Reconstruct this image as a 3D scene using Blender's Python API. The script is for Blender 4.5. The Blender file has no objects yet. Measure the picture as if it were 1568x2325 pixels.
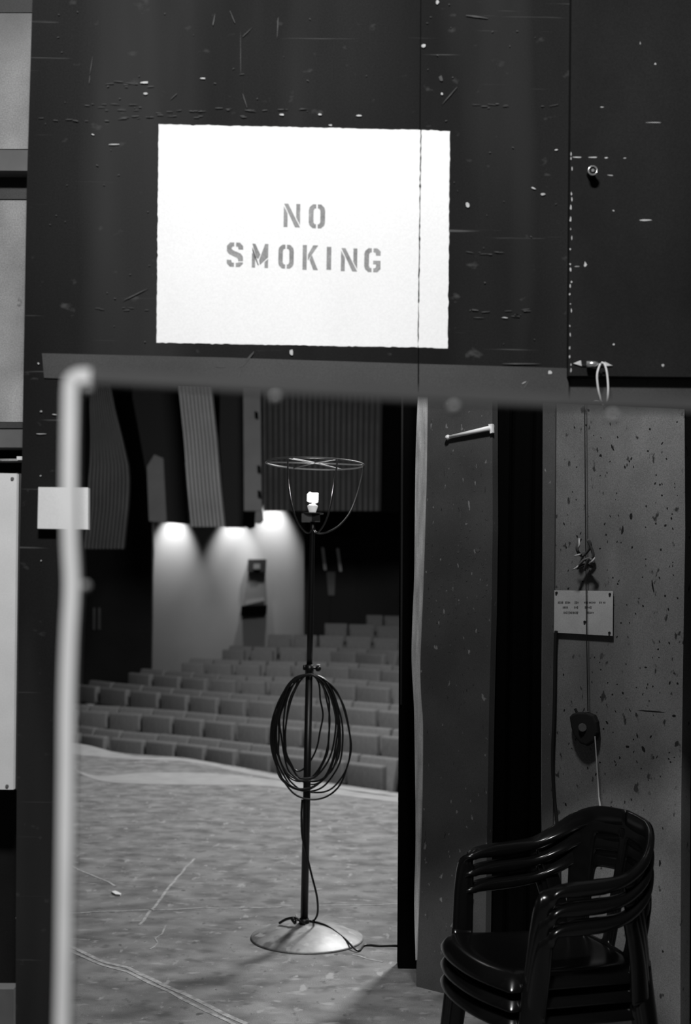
import bpy, bmesh, math, random
from mathutils import Vector, Matrix
random.seed(7)
SC = bpy.context.scene
COL = SC.collection
F = 2700.0; HC = 1.5; TH = math.radians(0.8); PX, PY = 784.0, 1380.0

# ------------------------------------------------------------ camera, world, lights, exposure
cam_d = bpy.data.cameras.new('camera'); cam = bpy.data.objects.new('camera', cam_d); COL.objects.link(cam)
cam.matrix_world = Matrix.Translation((0, 0, HC)) @ Matrix.Rotation(math.radians(90), 4, 'X') @ Matrix.Rotation(TH, 4, 'Z')
cam_d.sensor_fit = 'AUTO'; cam_d.sensor_width = 36.0
cam_d.lens = F / 2325.0 * 36.0
cam_d.shift_y = (PY - 2325 / 2) / 2325.0
cam_d.clip_end = 200; cam_d.clip_start = 0.05
cam_d.dof.use_dof = True; cam_d.dof.focus_distance = 4.1; cam_d.dof.aperture_fstop = 2.8
SC.camera = cam

w = bpy.data.worlds.new('dim_theatre_air'); SC.world = w; w.use_nodes = True
w.node_tree.nodes['Background'].inputs[0].default_value = (1, 1, 1, 1)
w.node_tree.nodes['Background'].inputs[1].default_value = 0.03

def area(name, loc, target, size, power, size_y=None, spread=None):
    l = bpy.data.lights.new(name, 'AREA'); l.energy = power
    l.shape = 'RECTANGLE' if size_y else 'SQUARE'; l.size = size
    if size_y: l.size_y = size_y
    if spread: l.spread = math.radians(spread)
    o = bpy.data.objects.new(name, l); COL.objects.link(o); o.location = loc
    o.rotation_euler = (Vector(target) - Vector(loc)).to_track_quat('-Z', 'Y').to_euler()
    return o
def spot(name, loc, target, power, angle, blend=0.6, r=0.05):
    l = bpy.data.lights.new(name, 'SPOT'); l.energy = power; l.spot_size = math.radians(angle)
    l.spot_blend = blend; l.shadow_soft_size = r
    o = bpy.data.objects.new(name, l); COL.objects.link(o); o.location = loc
    o.rotation_euler = (Vector(target) - Vector(loc)).to_track_quat('-Z', 'Y').to_euler()
    return o
area('wing_ceiling_lamp', (-0.3, 0.55, 4.3), (0.0, 2.95, 1.5), 0.5, 52, 0.25, 110)
spot('rim_fill_spot', (-0.7, -1.0, 4.0), (-0.15, 0.95, 1.35), 420, 26, .5, .08)  # added unseen spot, aimed narrowly to brighten the near pale frame
area('stage_work_light', (1.9, 9.2, 5.4), (-0.6, 6.3, 0), 0.7, 450)
area('house_light', (0.0, 13.2, 5.9), (0, 17.0, 0.3), 3.0, 700)
spot('right_wall_fill', (0.35, 3.25, 3.6), (0.95, 4.35, 2.1), 150, 78, .6, .12)  # added unseen fill, brightens door leaf and stained wall, spares the floor

SC.view_settings.view_transform = 'Standard'; SC.view_settings.look = 'None'
SC.view_settings.gamma = 1.0; SC.view_settings.use_curve_mapping = False
SC.view_settings.exposure = 0.0

# ------------------------------------------------------------ pixel -> place
def ray(px, py):
    u, v = px - PX, PY - py
    c, s = math.cos(TH), math.sin(TH)
    return Vector(((u * c - v * s) / F, 1.0, (u * s + v * c) / F))
O = Vector((0, 0, HC))
def at(px, py, d): return O + ray(px, py) * d
def hit(px, py, p0, n):
    r = ray(px, py); return O + r * ((Vector(p0) - O).dot(n) / r.dot(n))
def gnd(px, py, z=0.0): return hit(px, py, (0, 0, z), Vector((0, 0, 1)))

# ------------------------------------------------------------ materials
def mat(name, g, rough=0.7, spec=0.3, var=0.0, scale=6.0, stretch=(1, 1, 1), spots=None, scr=None, bump=0.0,
        metal=0.0, emit=None, coat=0.0, fine=0.0, rot=(0, 0, 0)):
    m = bpy.data.materials.new(name); m.use_nodes = True
    nt = m.node_tree; N = nt.nodes; L = nt.links; b = N['Principled BSDF']
    b.inputs['Roughness'].default_value = rough; b.inputs['Specular IOR Level'].default_value = spec
    b.inputs['Metallic'].default_value = metal; b.inputs['Coat Weight'].default_value = coat
    b.inputs['Base Color'].default_value = (g, g, g, 1)
    if emit:
        b.inputs['Emission Color'].default_value = (1, 1, 1, 1); b.inputs['Emission Strength'].default_value = emit
    tc = N.new('ShaderNodeTexCoord')
    def noise(sc, st, det=4, ro=(0, 0, 0)):
        mp = N.new('ShaderNodeMapping'); mp.inputs['Scale'].default_value = st; mp.inputs['Rotation'].default_value = ro
        L.new(tc.outputs['Object'], mp.inputs[0])
        n = N.new('ShaderNodeTexNoise'); n.inputs['Scale'].default_value = sc; n.inputs['Detail'].default_value = det
        L.new(mp.outputs[0], n.inputs[0]); return n.outputs['Fac']
    def mr(x, a, bb, c, d):
        r = N.new('ShaderNodeMapRange'); r.inputs[1].default_value = a; r.inputs[2].default_value = bb
        r.inputs[3].default_value = c; r.inputs[4].default_value = d; L.new(x, r.inputs[0]); return r.outputs[0]
    def math_(op, x, y):
        r = N.new('ShaderNodeMath'); r.operation = op
        if hasattr(x, 'node'): L.new(x, r.inputs[0])
        else: r.inputs[0].default_value = x
        if hasattr(y, 'node'): L.new(y, r.inputs[1])
        else: r.inputs[1].default_value = y
        return r.outputs[0]
    cur = None
    if var or fine or spots or scr:
        cur = mr(noise(scale, stretch, 5, rot), 0.3, 0.7, g * (1 - var), g * (1 + var)) if var else math_('ADD', g, 0.0)
        if fine:
            f = mr(noise(260, (1, 1, 1), 2), 0.25, 0.75, 1 - fine, 1 + fine); cur = math_('MULTIPLY', cur, f)
        for (sc, st, th, wd, gv) in (spots or []):
            k = mr(noise(sc, st, 3), th, th + wd, 0, 1)
            mx = N.new('ShaderNodeMix'); mx.data_type = 'FLOAT'; L.new(k, mx.inputs[0]); L.new(cur, mx.inputs[2]); mx.inputs[3].default_value = gv
            cur = mx.outputs[0]
        cb = N.new('ShaderNodeCombineColor')
        for i in range(3): L.new(cur, cb.inputs[i])
        L.new(cb.outputs[0], b.inputs['Base Color'])
    if bump:
        bp = N.new('ShaderNodeBump'); bp.inputs['Strength'].default_value = bump; bp.inputs['Distance'].default_value = 0.01
        L.new(noise(scale * 3, stretch, 4), bp.inputs['Height']); L.new(bp.outputs[0], b.inputs['Normal'])
    return m
M = {
 'black_wall': mat('scuffed_black_paint', 0.011, 0.75, 0.12, 0.55, 2.6, (1, 1, .22), fine=.3,
                   spots=[(7, (.35, 1, 14), .70, .05, .07), (2, (1.5, 1, .2), .52, .2, .032), (18, (1, 1, 1.5), .66, .1, .05)], bump=.05),
 'band': mat('dark_grey_paint', 0.043, 0.55, 0.35, 0.25, 3, fine=.2),
 'panel': mat('black_panel_paint', 0.011, 0.75, 0.14, 0.5, 3, (1, 1, .6), fine=.25, spots=[(30, (1, 1, 1), .8, .03, .3)]),
 'white': mat('white_sign_paint', 0.85, 0.6, 0.3, 0.04, 3, (1, 1, .5), fine=.05, spots=[(55, (1, 1, 1), .8, .04, .4)]),
 'ink': mat('stencil_grey_paint', 0.28, 0.7, 0.2, 0.25, 20, fine=.2),
 'scuff': mat('bare_chipped_paint', 0.5, 0.7, 0.2, .3, 40),
 'scuff_dim': mat('faint_scuff_paint', 0.065, 0.7, 0.2, .3, 40),
 'concrete': mat('pale_concrete', 0.3, 0.85, 0.2, .35, 5, fine=.25, spots=[(25, (1, 1, 1), .7, .05, .12), (1.5, (1, 1, 1), .5, .2, .16)], bump=.1),
 'grey_metal': mat('grey_painted_metal', 0.12, 0.5, 0.4, .2, 8),
 'dark': mat('matt_black', 0.012, 0.8, 0.15, .2, 4),
 'black': mat('dead_black', 0.0025, 1.0, 0.0),
 'rim': mat('pale_metal_rim', 0.7, 0.45, 0.5, .1, 8),
 'stud': mat('dull_metal_stud', 0.2, 0.5, 0.4),
 'rim_dark': mat('dark_rim', 0.06, 0.5, 0.4, .1, 8),
 'floor': mat('scuffed_stage_floor', 0.17, 0.62, 0.3, .45, 7, (.8, 1.0, 1), fine=.3, rot=(0, 0, .25),
              spots=[(3.4, (.8, 1, 1), .55, .2, .22), (9, (.8, 1, 1), .57, .12, .10), (16, (.6, 1.1, 1), .6, .1, .28), (13, (1.2, .5, 1), .64, .06, .3), (22, (1, .7, 1), .64, .08, .09), (40, (1, 1, 1), .68, .08, .36)], bump=.12),
 'chalk': mat('worn_chalk_line', 0.32, 0.8, 0.2, .35, 30),
 'floor_light': mat('pale_worn_floor_edge', 0.29, 0.6, 0.3, .12, 6),
 'wood': mat('raw_plywood_edge', 0.42, 0.7, 0.3, .3, 12, (6, 6, .6), fine=.2),
 'leaf': mat('grey_speckled_paint', 0.062, 0.6, 0.3, .2, 4, fine=.2, spots=[(45, (1, 1, .6), .68, .04, .2), (60, (2, 2, .5), .7, .03, .02)]),
 'rwall': mat('stained_grey_plaster', 0.14, 0.85, 0.2, .3, 4, (1, 1, .6), fine=.28, spots=[(36, (1, 1, .55), .655, .05, .03), (3, (1, 1, .4), .55, .2, .1)], bump=.08),
 'card': mat('pale_card', 0.36, 0.7, 0.2, .1, 10, fine=.1),
 'card_white': mat('white_card', 0.72, 0.6, 0.3, .05, 10, fine=.05, spots=[(70, (1, 1, 1), .76, .04, .3)]),
 'lamp_black': mat('black_enamel_pole', 0.006, 0.4, 0.5),
 'wire': mat('steel_wire', 0.10, 0.45, 0.5, metal=.3),
 'wire_dark': mat('dark_steel_wire', 0.03, 0.4, 0.5),
 'dome': mat('scratched_steel_dome', 0.3, 0.5, 0.4, .4, 9, metal=.25, spots=[(7, (1, 1, 1), .58, .06, .16), (20, (1, 1, 1), .62, .06, .4)]),
 'bulb': mat('lit_bulb_glass', 0.9, 0.4, 0.5, emit=0.8),
 'bulb_base': mat('white_bulb_base', 0.8, 0.4, 0.5, emit=0.3),
 'cable': mat('black_rubber_cable', 0.01, 0.35, 0.55),
 'chair': mat('glossy_dark_plastic', 0.004, 0.2, 0.4),
 'string': mat('white_cord', 0.75, 0.8, 0.2),
 'chrome': mat('worn_chrome', 0.7, 0.25, 0.5, metal=.8),
 'seat': mat('grey_seat_upholstery', 0.16, 0.85, 0.2, .12, 20, fine=.1),
 'seat_dark': mat('dark_seat_shell', 0.02, 0.6, 0.3),
 'seat_lip': mat('pale_seat_edge', 0.5, 0.5, 0.3),
 'rib': mat('ribbed_acoustic_slat', 0.12, 0.7, 0.3, .3, .7),
 'rib_pale': mat('pale_ribbed_slat', 0.36, 0.7, 0.3, .3, .7), 'rib_pale_back': mat('pale_slat_backing', 0.12, 0.8, 0.2), 'rib_mid_back': mat('grey_slat_backing', 0.022, 0.8, 0.2),
 'rib_dark': mat('dark_ribbed_slat', 0.045, 0.7, 0.3, .25, 3),
 'rib_back': mat('dark_slat_backing', 0.02, 0.8, 0.2),
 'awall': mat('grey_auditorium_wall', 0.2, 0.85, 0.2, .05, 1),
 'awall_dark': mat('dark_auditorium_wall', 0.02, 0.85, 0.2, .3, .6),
 'post': mat('grey_lighting_column', 0.17, 0.7, 0.2, .1, 2),
 'handle': mat('brushed_handle', 0.8, 0.4, 0.5),
}

# ------------------------------------------------------------ helpers
def link(name, bm, m, parent=None, smooth=False, matrix=None):
    me = bpy.data.meshes.new(name)
    bmesh.ops.recalc_face_normals(bm, faces=bm.faces)
    bm.to_mesh(me); bm.free()
    if m: me.materials.append(m)
    if smooth:
        for p in me.polygons: p.use_smooth = True
    o = bpy.data.objects.new(name, me); COL.objects.link(o)
    if parent is not None:
        o.parent = parent; o.matrix_parent_inverse = Matrix.Translation(-Vector(parent.location)) if matrix is None else matrix
    return o
def tag(o, label, cat, group=None, kind=None):
    o['label'] = label; o['category'] = cat
    if group: o['group'] = group
    if kind: o['kind'] = kind
    return o
def thing(name, label, cat, loc=(0, 0, 0), group=None):
    o = bpy.data.objects.new(name, None); COL.objects.link(o); o.location = loc; o.empty_display_size = .05
    return tag(o, label, cat, group)
def setting(name, parts=False):
    o = bpy.data.objects.new(name, None); COL.objects.link(o); o['kind'] = 'structure'; return o
def prism_pts(bm, pts, back):
    a = [bm.verts.new(p) for p in pts]; b = [bm.verts.new(Vector(p) + back) for p in pts]
    bm.faces.new(a); bm.faces.new(list(reversed(b)))
    n = len(a)
    for i in range(n): bm.faces.new((a[i], a[(i + 1) % n], b[(i + 1) % n], b[i]))
def prism(px_pts, d, t, bm=None):
    """outline at depth d (front face), thickness t going away"""
    bm = bm or bmesh.new(); prism_pts(bm, [at(x, y, d) for x, y in px_pts], Vector((0, t, 0))); return bm
def prism_pl(px_pts, p0, n, t, lift=0.0, bm=None):
    bm = bm or bmesh.new(); n = Vector(n).normalized(); p = Vector(p0) + n * lift
    prism_pts(bm, [hit(x, y, p, n) for x, y in px_pts], -n * t); return bm
def box(bm, lo, hi):
    prism_pts(bm, [(lo[0], lo[1], lo[2]), (hi[0], lo[1], lo[2]), (hi[0], lo[1], hi[2]), (lo[0], lo[1], hi[2])], Vector((0, hi[1] - lo[1], 0)))
def tube(bm, pts, r, seg=8, closed=False, cap=True):
    pts = [Vector(p) for p in pts]; n = len(pts)
    rs = r if isinstance(r, (list, tuple)) else [r] * n
    rings = []; up = None
    for i, p in enumerate(pts):
        if closed: t = pts[(i + 1) % n] - pts[i - 1]
        else: t = pts[min(i + 1, n - 1)] - pts[max(i - 1, 0)]
        if t.length < 1e-9: t = Vector((0, 0, 1))
        t.normalize()
        if up is None:
            up = Vector((0, 0, 1)) if abs(t.z) < .9 else Vector((1, 0, 0))
        a = (up - t * up.dot(t))
        if a.length < 1e-6: a = t.orthogonal()
        a.normalize(); up = a; b = t.cross(a)
        rings.append([bm.verts.new(p + (a * math.cos(2 * math.pi * k / seg) + b * math.sin(2 * math.pi * k / seg)) * rs[i]) for k in range(seg)])
    for i in range(n if closed else n - 1):
        A, B = rings[i], rings[(i + 1) % n]
        for k in range(seg): bm.faces.new((A[k], A[(k + 1) % seg], B[(k + 1) % seg], B[k]))
    if cap and not closed: bm.faces.new(list(reversed(rings[0]))); bm.faces.new(rings[-1])
    return bm
def smooth_path(pts, k=8, closed=False):
    pts = [Vector(p) for p in pts]; n = len(pts); out = []
    rng = range(n) if closed else range(n - 1)
    for i in rng:
        g = (lambda j: pts[j % n]) if closed else (lambda j: pts[max(0, min(n - 1, j))])
        p0, p1, p2, p3 = g(i - 1), g(i), g(i + 1), g(i + 2)
        for s in range(k):
            t = s / k
            out.append(.5 * ((2 * p1) + (p2 - p0) * t + (2 * p0 - 5 * p1 + 4 * p2 - p3) * t * t + (3 * p1 - p0 - 3 * p2 + p3) * t ** 3))
    if not closed: out.append(pts[-1])
    return out
def lathe(bm, prof, c, seg=32, sc=(1, 1)):
    c = Vector(c); rings = []
    for r, z in prof:
        if r < 1e-6: rings.append([bm.verts.new(c + Vector((0, 0, z)))])
        else: rings.append([bm.verts.new(c + Vector((r * math.cos(2 * math.pi * k / seg) * sc[0], r * math.sin(2 * math.pi * k / seg) * sc[1], z))) for k in range(seg)])
    for A, B in zip(rings, rings[1:]):
        for k in range(seg):
            k2 = (k + 1) % seg
            if len(A) == 1 and len(B) > 1: bm.faces.new((A[0], B[k2], B[k]))
            elif len(B) == 1 and len(A) > 1: bm.faces.new((A[k], A[k2], B[0]))
            elif len(A) > 1: bm.faces.new((A[k], A[k2], B[k2], B[k]))
    return bm
def rough_edge(pts, step=9, amp=.9):
    out = []
    for i, p in enumerate(pts):
        q = pts[(i + 1) % len(pts)]; L = math.dist(p, q); n = max(1, int(L / step))
        nx, ny = -(q[1] - p[1]) / L, (q[0] - p[0]) / L
        for k in range(n):
            t = k / n; a = random.gauss(0, amp) if k else 0
            out.append((p[0] + (q[0] - p[0]) * t + nx * a, p[1] + (q[1] - p[1]) * t + ny * a))
    return out

# ============================================================ floor and room shell
bm = bmesh.new()
edge = [(100, 1676), (164, 1688), (230, 1703), (300, 1712), (420, 1720), (560, 1744), (700, 1770), (905, 1800), (1100, 1826)]
ep = [gnd(x, y) for x, y in edge]
poly = [Vector((-3.2, -1.2, 0)), Vector((3.2, -1.2, 0)), Vector((3.2, ep[-1].y, 0))] + list(reversed(ep)) + [Vector((ep[0].x - 1.5, ep[0].y + .5, 0))]
prism_pts(bm, poly, Vector((0, 0, -0.12)))
fl = link('floor', bm, M['floor']); fl['kind'] = 'structure'
bm = bmesh.new(); prism_pts(bm, [p + Vector((0, 0.02, -0.122)) for p in ep] + [ep[-1] + Vector((0, .1, -.122)), *[p + Vector((0, .1, -.122)) for p in reversed(ep[:-1])]], Vector((0, 0, -1.1)))
st = link('trim_1', bm, M['dark']); st['kind'] = 'structure'
# painted / worn bands on the stage apron
def floor_strip(name, up, dn, m, lift=.002):
    bm = bmesh.new(); P = [gnd(x, y, lift) for x, y in up] + [gnd(x, y, lift) for x, y in reversed(dn)]
    prism_pts(bm, P, Vector((0, 0, -lift + .0003))); return link(name, bm, m)
def P2(pts): 
    return [(p.x, p.y) for p in smooth_path([Vector((x, y, 0)) for x, y in pts], 6)]
o = floor_strip('apron_lip', P2([(150, 1686), (200, 1692), (300, 1716), (420, 1723), (560, 1747), (700, 1773), (905, 1803)]),
            P2([(150, 1710), (200, 1716), (300, 1724), (420, 1729), (560, 1756), (700, 1781), (905, 1812)]), M['floor_light'])
tag(o, 'worn pale edge strip along the front of the stage below the first seat row', 'edge strip')
o = floor_strip('apron_band', P2([(170, 1748), (230, 1762), (330, 1754), (480, 1756), (600, 1768), (760, 1790), (905, 1808)]),
            P2([(172, 1752), (230, 1773), (330, 1780), (480, 1782), (600, 1784), (760, 1804), (905, 1822)]), M['floor_light'])
tag(o, 'broad pale painted band curving across the stage floor near its front edge', 'painted band')
def line(name, pts, wpx, label, m='chalk'):
    bm = bmesh.new()
    g = [gnd(x, y, .0015) for x, y in pts]
    for i in range(len(g) - 1):
        dd = (g[i + 1] - g[i]); dd.normalize(); s = Vector((-dd.y, dd.x, 0)) * wpx
        prism_pts(bm, [g[i] - s, g[i + 1] - s, g[i + 1] + s, g[i] + s], Vector((0, 0, -.0012)))
    return tag(link(name, bm, M[m]), label, 'floor mark')
def jit(a, b, n=14, j=1.5):
    return [(a[0] + (b[0] - a[0]) * i / n + random.uniform(-j, j), a[1] + (b[1] - a[1]) * i / n + random.uniform(-j, j)) for i in range(n + 1)]
line('floor_line', jit((150, 2146), (240, 2185), 4) + jit((290, 2197), (560, 2325), 10), .011, 'upper of the two long parallel scratched lines crossing the floor at bottom left')
line('floor_line', jit((155, 2158), (235, 2192), 4) + jit((290, 2206), (540, 2330), 10), .008, 'lower of the two long parallel scratched lines crossing the floor at bottom left')
line('floor_line', jit((315, 2100), (440, 1948), 14, 2), .007, 'straight diagonal chalk line on the floor left of the lamp base')
line('floor_line', jit((150, 2073), (400, 2064), 8) + jit((430, 2062), (640, 2060), 6), .007, 'long faint line across the floor running left from the lamp pole')
line('floor_line', jit((725, 2056), (903, 2053), 6, .6), .007, 'pale line on the floor between the lamp pole and the black post')
line('floor_line', jit((162, 1967), (262, 2010), 6), .007, 'short slanting pale line on the floor above the white chip')
line('floor_line', [(376, 2100), (368, 2120), (352, 2130), (358, 2140), (352, 2148), (340, 2155)], .004, 'small squiggly pale scratch on the floor below the diagonal chalk line')
line('floor_line', jit((800, 2168), (870, 2184), 4), .005, 'faint pale line leading from lamp base toward the black post')
bm = bmesh.new(); prism_pts(bm, [gnd(x, y, .008) for x, y in [(253, 2024), (262, 2022), (275, 2028), (273, 2031), (262, 2030)]], Vector((0, 0, -.0078)))
tag(link('paint_chip', bm, M['string']), 'small bright white chip lying on the floor left of the lamp', 'chip')

# hidden parts of the shell: wing side walls and auditorium enclosure
bm = bmesh.new(); box(bm, (-3.3, -1.2, 0), (-3.2, 4, 5)); o = link('wall_left', bm, M['dark']); o['kind'] = 'structure'
# ============================================================ black wall with the opening
DW = 2.95
wf = setting('wall_front')
# wall bottom at floor: pixel y where z=0 at DW
yb = 1380 + HC * F / DW
left_edge = [(76, -60), (60, 450), (50, 1040), (47, 1100), (42, 1400), (38, 1793), (36, 2100), (34, yb - 6)]
pl = [(77, -120)] + left_edge[1:] + [(122, yb - 5), (132, 2200), (140, 1800), (152, 1200), (160, 862), (560, 876), (948, 895), (955, -120)]
link('panel', prism(pl, DW, .04), M['black_wall'], wf)['label'] = 'large black painted wall panel left of the seam'
pr = [(956.5, -120), (950, 895), (1290, 912), (1700, 930), (1700, yb + 20), (2100, yb + 25), (2100, -120)]
link('panel', prism(pr, DW, .04), M['black_wall'], wf)['label'] = 'black painted wall panel right of the seam'
# backing strip behind the seam
link('seam_batten', prism([(940, -120), (975, -120), (970, 885), (935, 885)], DW + .041, .03), M['dark'], wf)
b1 = [(95, 800), (520, 812), (947.5, 826), (947.5, 893), (560, 874), (162, 860), (160, 900), (150, 1195), (92, 1195)]
link('paint_band', prism([(95, 802), (520, 812), (948, 826), (948, 893), (560, 874), (100, 858)], DW - .003, .0029), M['band'], wf)['label'] = 'dark grey painted band along the bottom of the header'
link('paint_band', prism([(951, 826), (1290, 836), (1290, 910), (951, 893)], DW - .003, .0029), M['band'], wf)['label'] = 'dark grey painted band right of the seam'
link('paint_band', prism([(1294, 859), (1700, 862), (1700, 928), (1294, 911)], DW - .003, .0029), M['band'], wf)['label'] = 'dark grey painted band under the hatch panel'
# scuffs: joined flakes
def flakes(lst, d, m, name, parent, t=.0006):
    bm = bmesh.new()
    for (x, y, a, b_, r) in lst:
        n = 7; pts = []
        for k in range(n):
            th = 2 * math.pi * k / n; q = random.uniform(.55, 1.1)
            ex, ey = a * math.cos(th) * q, b_ * math.sin(th) * q
            pts.append((x + ex * math.cos(r) - ey * math.sin(r), y + ex * math.sin(r) + ey * math.cos(r)))
        prism(pts, d, t, bm)
    o = link(name, bm, M[m], parent); o['kind'] = 'stuff'; return o
br = [(328, 187, 12, 3, 0), (330, 212, 5, 3, 0), (258, 328, 18, 1.6, 0), (211, 305, 4, 1.5, .4), (962, 104, 6, 5, 0), (993, 5, 4, 6, 0), (640, 260, 6, 3, 0),
      (725, 260, 5, 2.5, 0), (815, 262, 9, 2, 0), (750, 284, 5, 2, 0), (1210, 427, 7, 2.5, .4), (1232, 441, 7, 3, .1), (661, 799, 5, 9, 0),
      (1248, 846, 7, 5, .6), (1146, 721, 9, 1.6, .1), (1003, 213, 3, 3, 0), (1061, 465, 5, 8, -.4), (1262, 340, 4, 1.6, 0), (123, 941, 7, 1.6, .1),
      (87, 825, 2.5, 2.5, 0), (93, 934, 3, 2, 0), (92, 1080, 2, 2, 0), (93, 1273, 2, 2, 0), (95, 985, 13, 1.2, 0), (460, 178, 9, 1.6, 0), (1190, 868, 8, 1, -.5)]
flakes(br, DW - .0037, 'scuff', 'chipped_paint', wf)['label'] = 'small bright paint chips scattered over the black wall'
dm = []
for y0, x0, x1 in [(238, 190, 350), (250, 210, 700), (265, 240, 560), (190, 240, 400), (700, 210, 345), (703, 1040, 1200), (572, 1030, 1180), (272, 90, 250), (240, 1070, 1280), (168, 540, 580), (716, 1050, 1180)]:
    for k in range(int((x1 - x0) / 22)): dm.append((random.uniform(x0, x1), y0 + random.gauss(0, 3), random.uniform(4, 15), random.uniform(.6, 1.3), random.gauss(0, .06)))
dm += [(630, 62, 1.5, 30, .05), (485, 47, 1.6, 18, .2), (546, 120, 1.2, 60, 0), (556, 230, 1.5, 20, -.3), (528, 40, 1.4, 18, -.4), (560, 74, 1.2, 18, .8), (395, 218, 14, 1.3, -.7),
       (207, 150, 1.4, 26, .15), (203, 180, 1.2, 14, .1), (1001, 178, 5, 10, -.3), (1022, 215, 1.3, 30, .7),
       (308, 668, 38, 1.4, -.45), (1085, 38, 30, 2, .12),
       (560, 818, 32, 3, -.9), (545, 845, 18, 3, -1.1), (585, 790, 14, 1.6, -.8), (500, 833, 12, 2, 0), (1180, 826, 55, 1.5, 0), (1195, 872, 2, 16, .55), (1186, 885, 2, 12, -.4)]
for k in range(90): dm.append((random.uniform(100, 1280), random.uniform(0, 790), random.uniform(1, 4), random.uniform(.8, 1.8), random.uniform(-.5, .5)))
dm = [s for s in dm if not (350 < s[0] < 1030 and 275 < s[1] < 795)]
flakes(dm, DW - .0036, 'scuff_dim', 'scuff_marks', wf)['label'] = 'faint grey scuffs and scratches over the black wall'

# NO SMOKING sign
sg = thing('no_smoking_sign', 'large white painted rectangle reading NO SMOKING in grey stencil letters on the black wall', 'sign', at(690, 540, DW))
sp = rough_edge([(360, 282), (954, 295), (947.5, 789), (355, 778)], 7, .5)
link('sign_field', prism(sp, DW - .0016, .0015), M['white'], sg)['label'] = 'white painted field left of the seam'
sp = rough_edge([(956.5, 295), (1021, 298), (1016, 791), (949.5, 789)], 7, .5)
link('sign_field', prism(sp, DW - .0016, .0015), M['white'], sg)['label'] = 'narrow white painted field right of the seam'
mir = lambda p: [(1 - x, y) for x, y in p]
Oh = [(.45, 1), (.25, 1), (.05, .88), (0, .76), (0, .24), (.05, .12), (.25, 0), (.45, 0), (.45, .17), (.36, .17), (.29, .26), (.29, .74), (.36, .83), (.45, .83)]
LET = {
 'N': [[(.02, 1), (.27, 1), (1, .0), (.7, 0)], [(0, 0), (.24, 0), (.24, .58), (0, .9)], [(.76, 1), (1, 1), (1, .1), (.76, .42)]],
 'O': [Oh, mir(Oh)],
 'S': [[(.45, 1), (.2, 1), (0, .86), (0, .64), (.15, .52), (.62, .38), (.7, .31), (.7, .24), (1, .24), (1, .42), (.85, .55), (.38, .68), (.3, .74), (.3, .79), (.36, .84), (.45, .84)],
       [(.56, 1), (.8, 1), (1, .86), (1, .72), (.72, .72), (.68, .83), (.56, .84)],
       [(.45, 0), (.2, 0), (0, .14), (0, .28), (.27, .28), (.32, .17), (.45, .16)], [(.56, 0), (.8, 0), (1, .14), (1, .19), (.7, .19), (.66, .16), (.56, .16)]],
 'M': [[(0, 0), (.2, 0), (.2, .42), (0, .62)], [(.02, 1), (.2, 1), (.52, .55), (.38, .36), (.26, .44)], [(.8, 1), (1, 1), (1, .45), (.5, .12), (.44, .3)], [(.78, .24), (1, .38), (1, 0), (.78, 0)], [(.02, .86), (.02, .72), (.3, .36), (.44, .1), (.36, .1), (.05, .58)]],
 'K': [[(0, 0), (.27, 0), (.27, 1), (0, 1)], [(.34, .38), (.34, .6), (.68, 1), (1, 1)], [(.44, .42), (.6, .6), (1, 0), (.7, 0)]],
 'I': [[(0, 0), (1, 0), (1, 1), (0, 1)]],
 'G': [Oh, [(.56, 1), (.8, 1), (1, .87), (1, .7), (.72, .7), (.68, .82), (.56, .84)], [(.55, .48), (1, .48), (1, .14), (.8, 0), (.56, 0), (.56, .16), (.68, .17), (.72, .24), (.72, .33), (.55, .33)]],
}
txt = [('N', 644, 462, 37.5, 53), ('O', 701, 463.5, 37, 54), ('S', 515, 550, 37, 55), ('M', 572, 553, 37, 54), ('O', 632, 555, 35, 54), ('K', 687, 556, 35, 56),
       ('I', 741.5, 560, 10.5, 52), ('N', 774, 563, 37, 52), ('G', 827, 563, 37, 54)]
for ch, x, y, w_, h_ in txt:
    bm = bmesh.new()
    for pg in LET[ch]:
        prism([(x + a * w_ + .015 * (1 - b_) * h_ * -1, y + (1 - b_) * h_ + a * w_ * .03) for a, b_ in pg], DW - .0022, .0006, bm)
    o = link('letter', bm, M['ink'], sg); o['label'] = 'grey stencilled letter ' + ch

# hatch panel top right, knob, hook and cord
hp = thing('hatch_panel', 'raised black panel on the upper right of the wall above the hanging cord', 'panel', at(1500, 500, DW))
link('panel_board', prism([(1298, -120), (1290, 853), (2080, 861), (2080, -120)], DW - .028, .0275), M['panel'], hp)
fl_ = [(1293 + random.uniform(-1, 3) + (800 - y) * .006, y, random.uniform(1, 2.4), random.uniform(2, 7), 0) for y in [350, 360, 382, 440, 452, 470, 498, 520, 540, 566, 600, 612, 640, 650, 668, 690, 705, 740, 760, 790, 810, 828, 840]]
fl_ += [(1310, 357, 12, 1.5, 0), (1345, 357, 12, 1.5, 0), (1375, 358, 5, 1.6, 0), (1418, 359, 5, 1.2, 0), (1465, 500, 18, 2, 0), (1328, 601, 4, 7, 0), (1393, 782, 3, 3, 0), (1505, 829, 4, 4, 0), (1310, 605, 8, 1, 0), (1392, 478, 3, 2, .7), (1385, 398, 8, 1.2, .1), (1453, 98, 1, 4, 0), (1487, 145, 3, 3, 0), (1366, 243, 5, 1.2, 0), (1485, 278, 22, 1.2, 0)]
flakes(fl_, DW - .0285, 'scuff', 'chipped_edge', hp)['label'] = 'chipped paint along the left edge of the panel'
c = at(1340, 396, DW - .03)
PI_ = Matrix.Translation(-Vector(hp.location))
bm = bmesh.new(); tube(bm, [c + Vector((.0105 * math.cos(a * math.pi / 12), -.026, .0105 * math.sin(a * math.pi / 12))) for a in range(24)], .0018, 8, closed=True); ring_bm = bm
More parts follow.
